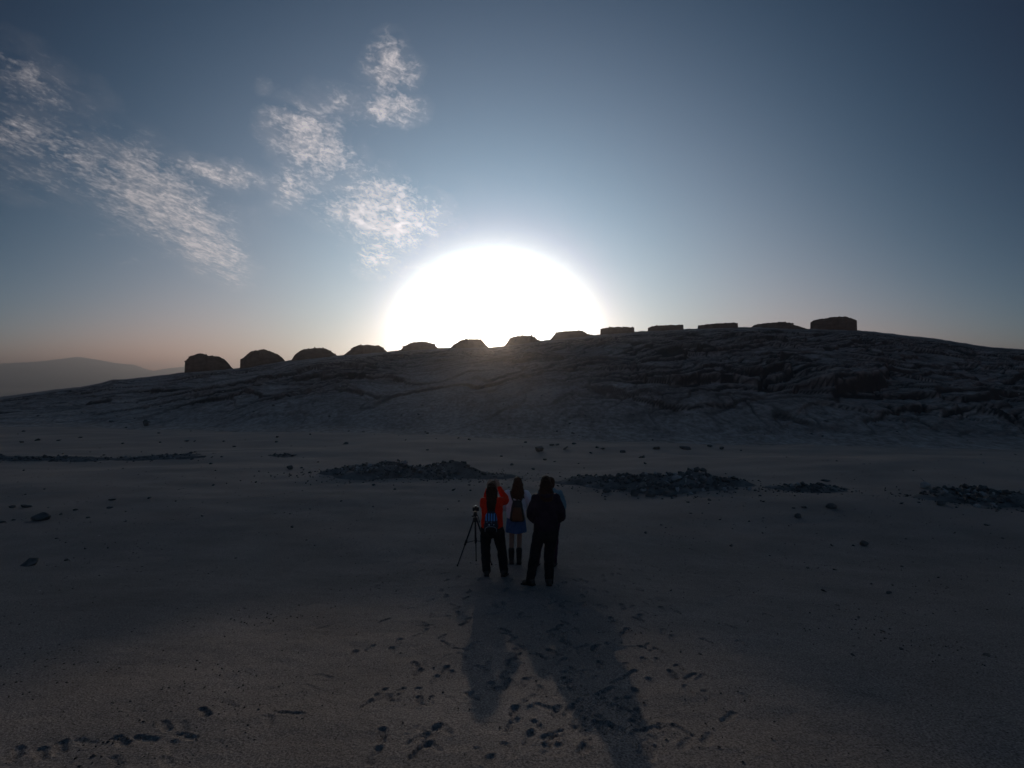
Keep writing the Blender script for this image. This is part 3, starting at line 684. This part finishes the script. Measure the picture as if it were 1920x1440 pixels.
# --- woman in red, taking a picture
r1 = person_root(-.351, 8.3, 'woman in a bright red sweater and black trousers raising a phone to her face')
hl, hr = (-.080, .235, 1.52), (.095, .235, 1.525)
base_body(r1, (-.005, .03, 1.53), (0, 0, 1.40), (0, 0, .84), [(-.155, 0, 1.345), (.155, 0, 1.345)],
          [[(-.165, .2, 1.20), hl], [(.255, .10, 1.305), hr]],
          [[(-.095, 0, .80), (-.11, .03, .46), (-.095, 0, .12), (-.095, .0, .05)], [(.10, 0, .80), (.165, .03, .46), (.21, 0, .12), (.21, 0, .05)]],
          [(hl, (.12, .12, 1), (.6, .6, -.2), 1, .45), (hr, (-.15, .12, 1), (-.6, .6, -.2), -1, .45)], .97)
bm = bmesh.new()
loft(bm, [(0, 0, .865, .190, .135), (0, 0, .93, .198, .138), (0, 0, 1.05, .186, .125), (0, 0, 1.2, .190, .122), (0, 0, 1.30, .188, .108), (0, 0, 1.365, .150, .085), (0, 0, 1.41, .075, .066)])
tube(bm, [(-.145, 0, 1.325), (-.158, .19, 1.20), (-.092, .222, 1.46)], [.072, .066, .046]); tube(bm, [(.14, 0, 1.325), (.235, .10, 1.315), (.125, .215, 1.50)], [.074, .070, .044])
solid('sweater', bm, M_red, r1, .011, 3, .006, 11, 2)
bm = bmesh.new()
loft(bm, [(0, 0, .70, .185, .125), (0, 0, .80, .212, .145), (0, 0, .885, .196, .132)])
tube(bm, [(-.105, 0, .78), (-.118, .03, .46), (-.098, -.005, .10)], [.108, .086, .076]); tube(bm, [(.108, 0, .78), (.166, .03, .46), (.212, -.005, .09)], [.110, .088, .078])
solid('trousers', bm, M_black, r1, .012, 3, .010, 9, 3)
shoe(r1, -.097, 0, -.1, mat=M_leather); shoe(r1, .213, 0, .25, mat=M_leather)
bm = bmesh.new(); ball(bm, (-.005, .005, 1.565), (.088, .102, .098))
loft(bm, [(-.005, -.045, 1.60, .072, .075), (-.005, -.04, 1.52, .104, .085), (-.004, -.065, 1.42, .100, .075), (-.004, -.11, 1.33, .084, .052), (-.004, -.14, 1.25, .066, .036), (-.004, -.155, 1.19, .045, .024), (-.002, -.16, 1.15, .02, .012)])
solid('hair', bm, M_hair, r1, .010, 3, .007, 24, 5)
# phone between her hands
ph = bmesh.new(); box(ph, (0, 0, 0), (.158, .009, .078), None, .003)
phone = plain_mesh('phone', ph, M_metal, None); phone.location = r1.location+Vector((.005, .278, 1.590)); tag(phone, 'dark phone held up sideways by the woman in red', 'phone')
bm = bmesh.new(); ball(bm, (.06, .005, .02), (.006, .003, .006)); plain_mesh('camera_lens', bm, M_glass, phone, True)
bm = bmesh.new(); box(bm, (0, -.0055, 0), (.146, .002, .068)); plain_mesh('screen', bm, M_glass, phone)
# her backpack
def fabric_print():
    m = material('printed_blue_fabric', (.02, .025, .04), (.03, .035, .05), 14, .75, .4, 90, .003, .2)
    t = m.node_tree; b = t.nodes['Principled BSDF']; tc = t.nodes.new('ShaderNodeTexCoord'); sp = t.nodes.new('ShaderNodeSeparateXYZ'); t.links.new(tc.outputs['Object'], sp.inputs[0])
    def mm(op, a, c):
        n = t.nodes.new('ShaderNodeMath'); n.operation = op
        for i, q in enumerate((a, c)):
            if isinstance(q, bpy.types.NodeSocket): t.links.new(q, n.inputs[i])
            else: n.inputs[i].default_value = q
        return n.outputs[0]
    stripes = mm('GREATER_THAN', mm('SINE', mm('MULTIPLY', sp.outputs[0], 135.0), 0), -.25)
    up = mm('MULTIPLY', mm('GREATER_THAN', sp.outputs[2], .205), mm('LESS_THAN', sp.outputs[2], .325))
    vo = t.nodes.new('ShaderNodeTexVoronoi'); vo.inputs['Scale'].default_value = 24; t.links.new(tc.outputs['Object'], vo.inputs['Vector'])
    mot = mm('LESS_THAN', vo.outputs['Distance'], .33); mid = mm('MULTIPLY', mm('GREATER_THAN', sp.outputs[2], .13), mm('LESS_THAN', sp.outputs[2], .19))
    src = b.inputs['Base Color'].links[0].from_socket
    for msk, c in ((mm('MULTIPLY', stripes, up), (.09, .26, .55, 1)), (mm('MULTIPLY', mot, mid), (.34, .46, .56, 1))):
        x = t.nodes.new('ShaderNodeMix'); x.data_type = 'RGBA'; t.links.new(msk, x.inputs[0]); t.links.new(src, x.inputs[6]); x.inputs[7].default_value = c; src = x.outputs[2]
    t.links.new(src, b.inputs['Base Color']); return m
bp1 = bpy.data.objects.new('backpack', None); COL.objects.link(bp1); bp1.location = r1.location+Vector((-.012, -.175, .835)); tag(bp1, 'small backpack with blue stripes on the back of the woman in red', 'backpack')
bm = bmesh.new(); loft(bm, [(0, 0, .02, .105, .055), (0, -.005, .08, .125, .075), (0, 0, .2, .112, .070), (0, .01, .30, .092, .055), (0, .025, .355, .055, .03)], 28, 3)
solid('bag', bm, fabric_print(), bp1, .009, 3, .004, 14, 6)
bm = bmesh.new(); loft(bm, [(0, -.075, .015, .085, .03), (0, -.085, .06, .095, .038), (0, -.075, .105, .08, .03)], 24, 3.5); pk = solid('front_pocket', bm, M_black, bp1, .008, 3)
arc = [(-.098, -.085, .03), (-.095, -.1, .085), (-.06, -.108, .115), (0, -.11, .122), (.06, -.108, .115), (.095, -.1, .085), (.098, -.085, .03)]
bm = bmesh.new(); tube(bm, arc, .0045, 8); plain_mesh('piping', bm, M_trim, pk, True)
for sx in (-1, 1):
    bm = bmesh.new(); tube(bm, [(sx*.05, .035, .33), (sx*.066, .075, .46), (sx*.085, .175, .545), (sx*.115, .29, .42), (sx*.14, .26, .22), (sx*.13, .08, .10)], [.015, .017, .017, .016, .012, .010], 8); plain_mesh('strap', bm, M_black, bp1, True)
bm = bmesh.new(); tube(bm, [(-.03, .0, .355), (0, -.005, .385), (.03, .0, .355)], .006, 8); plain_mesh('handle', bm, M_black, bp1, True)

# --- woman in white, denim skirt
r2 = person_root(.081, 9.35, 'long-haired woman in a pale sweatshirt and short blue denim skirt with black boots')
w1, w2 = (-.10, .255, 1.075), (.085, .255, 1.09)
base_body(r2, (.035, .03, 1.605), (.02, 0, 1.47), (0, 0, .92), [(-.16, 0, 1.41), (.18, 0, 1.41)], [[(-.25, .06, 1.14), w1], [(.27, .06, 1.15), w2]],
          [[(-.085, 0, .86), (-.088, .02, .48), (-.092, -.01, .12), (-.092, 0, .05)], [(.075, 0, .86), (.066, .02, .48), (.060, -.01, .12), (.060, 0, .05)]],
          [(w1, (1, .35, -.1), (0, -1, 0), 1, .4), (w2, (-1, .35, -.15), (0, -1, 0), -1, .4)], 1.0)
bm = bmesh.new(); loft(bm, [(0, 0, .93, .178, .135), (0, 0, 1.0, .196, .145), (0, 0, 1.2, .20, .138), (.005, 0, 1.34, .195, .12), (.01, 0, 1.42, .155, .095), (.015, 0, 1.475, .08, .075)])
tube(bm, [(-.165, 0, 1.385), (-.285, .06, 1.14), (-.12, .235, 1.08)], [.090, .094, .056]); tube(bm, [(.185, 0, 1.385), (.30, .06, 1.15), (.105, .235, 1.095)], [.090, .094, .056])
solid('sweatshirt', bm, M_white, r2, .011, 3, .011, 10, 12)
bm = bmesh.new(); n = 72; rings = []
for z, rx, ry in ((.648, .208, .165), (.66, .209, .166), (.75, .200, .158), (.85, .190, .148), (.93, .176, .135), (.975, .168, .128)):
    f = (.975-z)/.33
    rings.append([Vector((math.cos(a)*rx*(1+.035*f*math.sin(a*18)), math.sin(a)*ry*(1+.035*f*math.sin(a*18)), z+(.006*math.sin(a*5) if z < .67 else 0))) for a in [2*math.pi*q/n for q in range(n)]])
add_ring_stack(bm, rings); plain_mesh('skirt', bm, M_denim, r2, True)
for bx, yaw in ((-.092, -.1), (.060, .12)):
    shoe(r2, bx, 0, yaw, .26, .10, M_leather, .05, 'boot', ([(bx, -.008, .06), (bx, -.012, .18), (bx, -.005, .285)], [.050, .058, .064]))
bm = bmesh.new(); ball(bm, (.035, .0, 1.635), (.088, .104, .100))
loft(bm, [(.035, -.03, 1.69, .06, .07), (.035, -.04, 1.60, .102, .085), (.03, -.06, 1.50, .118, .070), (.03, -.085, 1.42, .136, .052), (.035, -.11, 1.36, .12, .034), (.05, -.118, 1.31, .07, .022)])
for pts in ([(-.06, -.10, 1.44), (-.075, -.12, 1.38), (-.05, -.13, 1.33)], [(.06, -.12, 1.38), (.075, -.135, 1.33), (.09, -.14, 1.28)], [(.13, -.09, 1.42), (.15, -.1, 1.36), (.165, -.105, 1.31)], [(0, -.12, 1.38), (.02, -.135, 1.34), (.01, -.14, 1.30)]): tube(bm, pts, [.024, .018, .006], 8)
solid('hair', bm, M_hair2, r2, .010, 2, .008, 22, 15)
bp2 = bpy.data.objects.new('backpack', None); COL.objects.link(bp2); bp2.location = r2.location+Vector((.02, -.20, .885)); tag(bp2, 'brown and black backpack worn over the pale sweatshirt', 'backpack')
bm = bmesh.new(); loft(bm, [(0, .0, .02, .13, .05), (0, -.005, .06, .148, .07), (0, 0, .2, .13, .065), (0, .01, .33, .105, .052), (0, .03, .415, .085, .03)], 28, 3.2)
solid('bag', bm, M_leather, bp2, .009, 3, .004, 12, 18)
bm = bmesh.new(); loft(bm, [(0, -.06, .045, .10, .03), (0, -.066, .10, .104, .034), (0, -.062, .2, .09, .032), (0, -.05, .30, .07, .024)], 24, 4); solid('front_panel', bm, M_brown, bp2, .008, 3)
for sx in (-1, 1):
    bm = bmesh.new(); tube(bm, [(sx*.075, .04, .40), (sx*.115, .085, .50), (sx*.13, .17, .565), (sx*.135, .29, .48), (sx*.15, .30, .25), (sx*.14, .10, .08)], [.014, .015, .016, .015, .012, .010], 8); plain_mesh('strap', bm, M_leather, bp2, True)
bm = bmesh.new(); tube(bm, [(-.03, .01, .41), (0, 0, .44), (.03, .01, .41)], .006, 8); plain_mesh('handle', bm, M_leather, bp2, True)

# --- nearest figure, all in black, hands in pockets
r3 = person_root(.54, 7.5, 'person all in black with hands in jacket pockets, standing nearest with feet apart')
q1, q2 = (-.145, .15, .99), (.15, .15, .99)
base_body(r3, (.0, .03, 1.625), (.0, 0, 1.48), (0, 0, .93), [(-.15, 0, 1.42), (.15, 0, 1.42)], [[(-.235, -.01, 1.15), q1], [(.25, -.01, 1.12), q2]],
          [[(-.10, 0, .88), (-.178, .02, .48), (-.25, -.01, .12), (-.252, 0, .05)], [(.10, 0, .88), (.052, .02, .48), (.055, -.01, .12), (.055, 0, .05)]],
          [(q1, (.8, .2, -.5), (0, -1, .2), 1, .35), (q2, (-.8, .2, -.5), (0, -1, .2), -1, .35)], 1.02)
bm = bmesh.new(); loft(bm, [(0, 0, .90, .188, .145), (0, 0, .98, .190, .15), (0, 0, 1.15, .180, .138), (0, 0, 1.33, .182, .128), (0, 0, 1.42, .165, .105), (0, 0, 1.475, .11, .085), (0, 0, 1.52, .08, .075)])
tube(bm, [(-.148, 0, 1.395), (-.240, -.01, 1.15), (-.155, .13, .985)], [.080, .072, .058]); tube(bm, [(.148, 0, 1.395), (.255, -.01, 1.125), (.158, .13, .985)], [.080, .072, .058])
jk = solid('jacket', bm, M_jacket, r3, .011, 3, .010, 9, 22)
bm = bmesh.new(); tube(bm, [(-.09, .03, 1.50), (-.08, -.07, 1.47), (0, -.105, 1.455), (.08, -.07, 1.47), (.09, .03, 1.50)], [.03, .045, .05, .045, .03]); solid('hood', bm, M_jacket, r3, .01, 3, .006, 16, 23)
bm = bmesh.new(); loft(bm, [(0, 0, .76, .175, .125), (0, 0, .86, .200, .145), (0, 0, .95, .19, .135)])
tube(bm, [(-.10, 0, .84), (-.178, .02, .48), (-.252, -.01, .07)], [.108, .084, .070]); tube(bm, [(.10, 0, .84), (.055, .02, .48), (.056, -.01, .07)], [.108, .084, .070])
solid('trousers', bm, M_black, r3, .012, 3, .009, 9, 24)
shoe(r3, -.252, 0, -.75, .28); shoe(r3, .056, 0, .15, .28)
bm = bmesh.new(); ball(bm, (0, .0, 1.652), (.086, .104, .100))
loft(bm, [(0, -.03, 1.70, .068, .075), (0, -.04, 1.62, .098, .088), (0, -.06, 1.54, .108, .075), (.0, -.085, 1.47, .112, .055), (.01, -.10, 1.41, .10, .04), (.02, -.11, 1.36, .06, .02)])
solid('hair', bm, M_hair, r3, .010, 3, .007, 22, 27)

# --- man behind, mostly hidden
r4 = person_root(.735, 9.2, 'short-haired man in a grey teal jacket half hidden behind the person in black')
e1, e2 = (-.10, .26, 1.07), (.09, .26, 1.08)
base_body(r4, (.02, .03, 1.625), (.01, 0, 1.49), (0, 0, .93), [(-.17, 0, 1.43), (.18, 0, 1.43)], [[(-.24, .03, 1.15), e1], [(.25, .03, 1.15), e2]],
          [[(-.10, 0, .88), (-.205, .02, .48), (-.265, -.01, .12), (-.265, 0, .05)], [(.10, 0, .88), (.085, .02, .48), (.075, -.01, .12), (.075, 0, .05)]],
          [(e1, (1, .3, .1), (0, -1, 0), 1, .5), (e2, (-1, .3, 0), (0, -1, 0), -1, .5)], 1.0, .15)
bm = bmesh.new(); loft(bm, [(0, 0, .90, .200, .145), (0, 0, 1.0, .205, .15), (0, 0, 1.2, .208, .14), (0, 0, 1.34, .212, .13), (.005, 0, 1.44, .185, .108), (.01, 0, 1.50, .115, .085), (.01, 0, 1.54, .08, .072)])
tube(bm, [(-.17, 0, 1.415), (-.25, .03, 1.15), (-.115, .24, 1.075)], [.084, .076, .05]); tube(bm, [(.18, 0, 1.415), (.258, .03, 1.15), (.105, .24, 1.085)], [.084, .076, .05])
solid('jacket', bm, M_teal, r4, .011, 3, .010, 9, 32)
bm = bmesh.new(); loft(bm, [(0, 0, .76, .175, .125), (0, 0, .86, .195, .14), (0, 0, .95, .19, .135)])
tube(bm, [(-.10, 0, .84), (-.205, .02, .48), (-.265, -.01, .10)], [.104, .084, .074]); tube(bm, [(.10, 0, .84), (.088, .02, .48), (.076, -.01, .10)], [.106, .086, .074])
solid('trousers', bm, M_plum, r4, .012, 3, .009, 9, 34)
shoe(r4, -.265, 0, .35, .28, .12); shoe(r4, .076, 0, .35, .28, .12)
bm = bmesh.new(); ball(bm, (.02, -.006, 1.655), (.086, .104, .092)); ball(bm, (.02, -.04, 1.60), (.080, .072, .075)); solid('hair', bm, M_hair2, r4, .009, 2, .006, 30, 37)

# ------------------------------------------------------------------ tripod with a camera
tx, ty = -.725, 9.28
tri = bpy.data.objects.new('tripod', None); COL.objects.link(tri); tri.location = (tx, ty, float(H(tx, ty))); tag(tri, 'black three-legged camera tripod standing left of the woman in red', 'tripod')
apex = Vector((0, 0, .86))
bm = bmesh.new(); loft(bm, [(0, 0, .84, .036, .036), (0, 0, .87, .046, .046), (0, 0, .915, .046, .046), (0, 0, .93, .03, .03)], 20, 2); plain_mesh('collar', bm, M_metal, tri, True)
bm = bmesh.new(); tube(bm, [(0, 0, .42), (0, 0, 1.0)], .0145, 12); plain_mesh('centre_column', bm, M_metal, tri, True)
for (fx_, fy_) in ((-.335, -.16), (-.004, .29), (.33, -.10)):
    ft = Vector((fx_, fy_, gz(tri, fx_, fy_)+.008)); d = (ft-apex).normalized(); hipp = Vector((fx_, fy_, 0)).normalized()*.035+Vector((0, 0, .875))
    kn = hipp+(ft-hipp)*.5
    bm = bmesh.new(); tube(bm, [hipp, kn], [.0165, .0155], 12); lg = plain_mesh('leg', bm, M_metal, tri, True)
    bm = bmesh.new(); tube(bm, [hipp+(ft-hipp)*.45, hipp+(ft-hipp)*.54], .021, 12); plain_mesh('clamp', bm, M_black, lg, True)
    bm = bmesh.new(); tube(bm, [kn, ft], [.0115, .0105], 10); plain_mesh('lower_section', bm, M_metal, lg, True)
    bm = bmesh.new(); tube(bm, [ft+Vector((0, 0, .012)), ft], [.015, .014], 10); plain_mesh('rubber_foot', bm, M_black, lg, True)
    bm = bmesh.new(); tube(bm, [(0, 0, .47), hipp+(ft-hipp)*.50], .006, 8); plain_mesh('brace', bm, M_metal, tri, True)
bm = bmesh.new(); box(bm, (0, 0, .985), (.075, .07, .07), None, .008); box(bm, (0, 0, 1.035), (.06, .09, .025), None, .005); hd_ = plain_mesh('pan_head', bm, M_metal, tri)
bm = bmesh.new(); tube(bm, [(.03, -.01, .99), (.07, -.09, .94), (.09, -.16, .88)], [.007, .007, .011], 8); plain_mesh('pan_handle', bm, M_black, hd_, True)
bm = bmesh.new(); tube(bm, [(-.03, 0, .95), (-.065, 0, .95)], .012, 10); plain_mesh('knob', bm, M_black, hd_, True)
cm = bpy.data.objects.new('camera', None); COL.objects.link(cm); cm.location = tri.location+Vector((.01, 0, 1.05)); tag(cm, 'small dark camera mounted on top of the tripod', 'camera')
bm = bmesh.new(); box(bm, (0, 0, .042), (.128, .055, .078), None, .008); box(bm, (0, 0, .090), (.05, .05, .026), None, .008); plain_mesh('camera_body', bm, M_metal, cm)
bm = bmesh.new(); tube(bm, [(0, .02, .042), (0, .09, .042)], [.032, .029], 18); ln = plain_mesh('lens', bm, M_black, cm, True)
bm = bmesh.new(); ball(bm, (0, .108, .042), (.022, .006, .022)); plain_mesh('front_glass', bm, M_glass, ln, True)
bm = bmesh.new(); box(bm, (0, -.0285, .04), (.075, .003, .055), None, .001); plain_mesh('screen', bm, M_glass, cm)
bm = bmesh.new(); box(bm, (0, -.005, .107), (.03, .03, .008), None, .002); plain_mesh('hot_shoe_cover', bm, M_bright, cm)
bm = bmesh.new(); tube(bm, [(.045, .005, .08), (.045, .005, .09)], .009, 10); plain_mesh('shutter_button', bm, M_bright, cm, True)
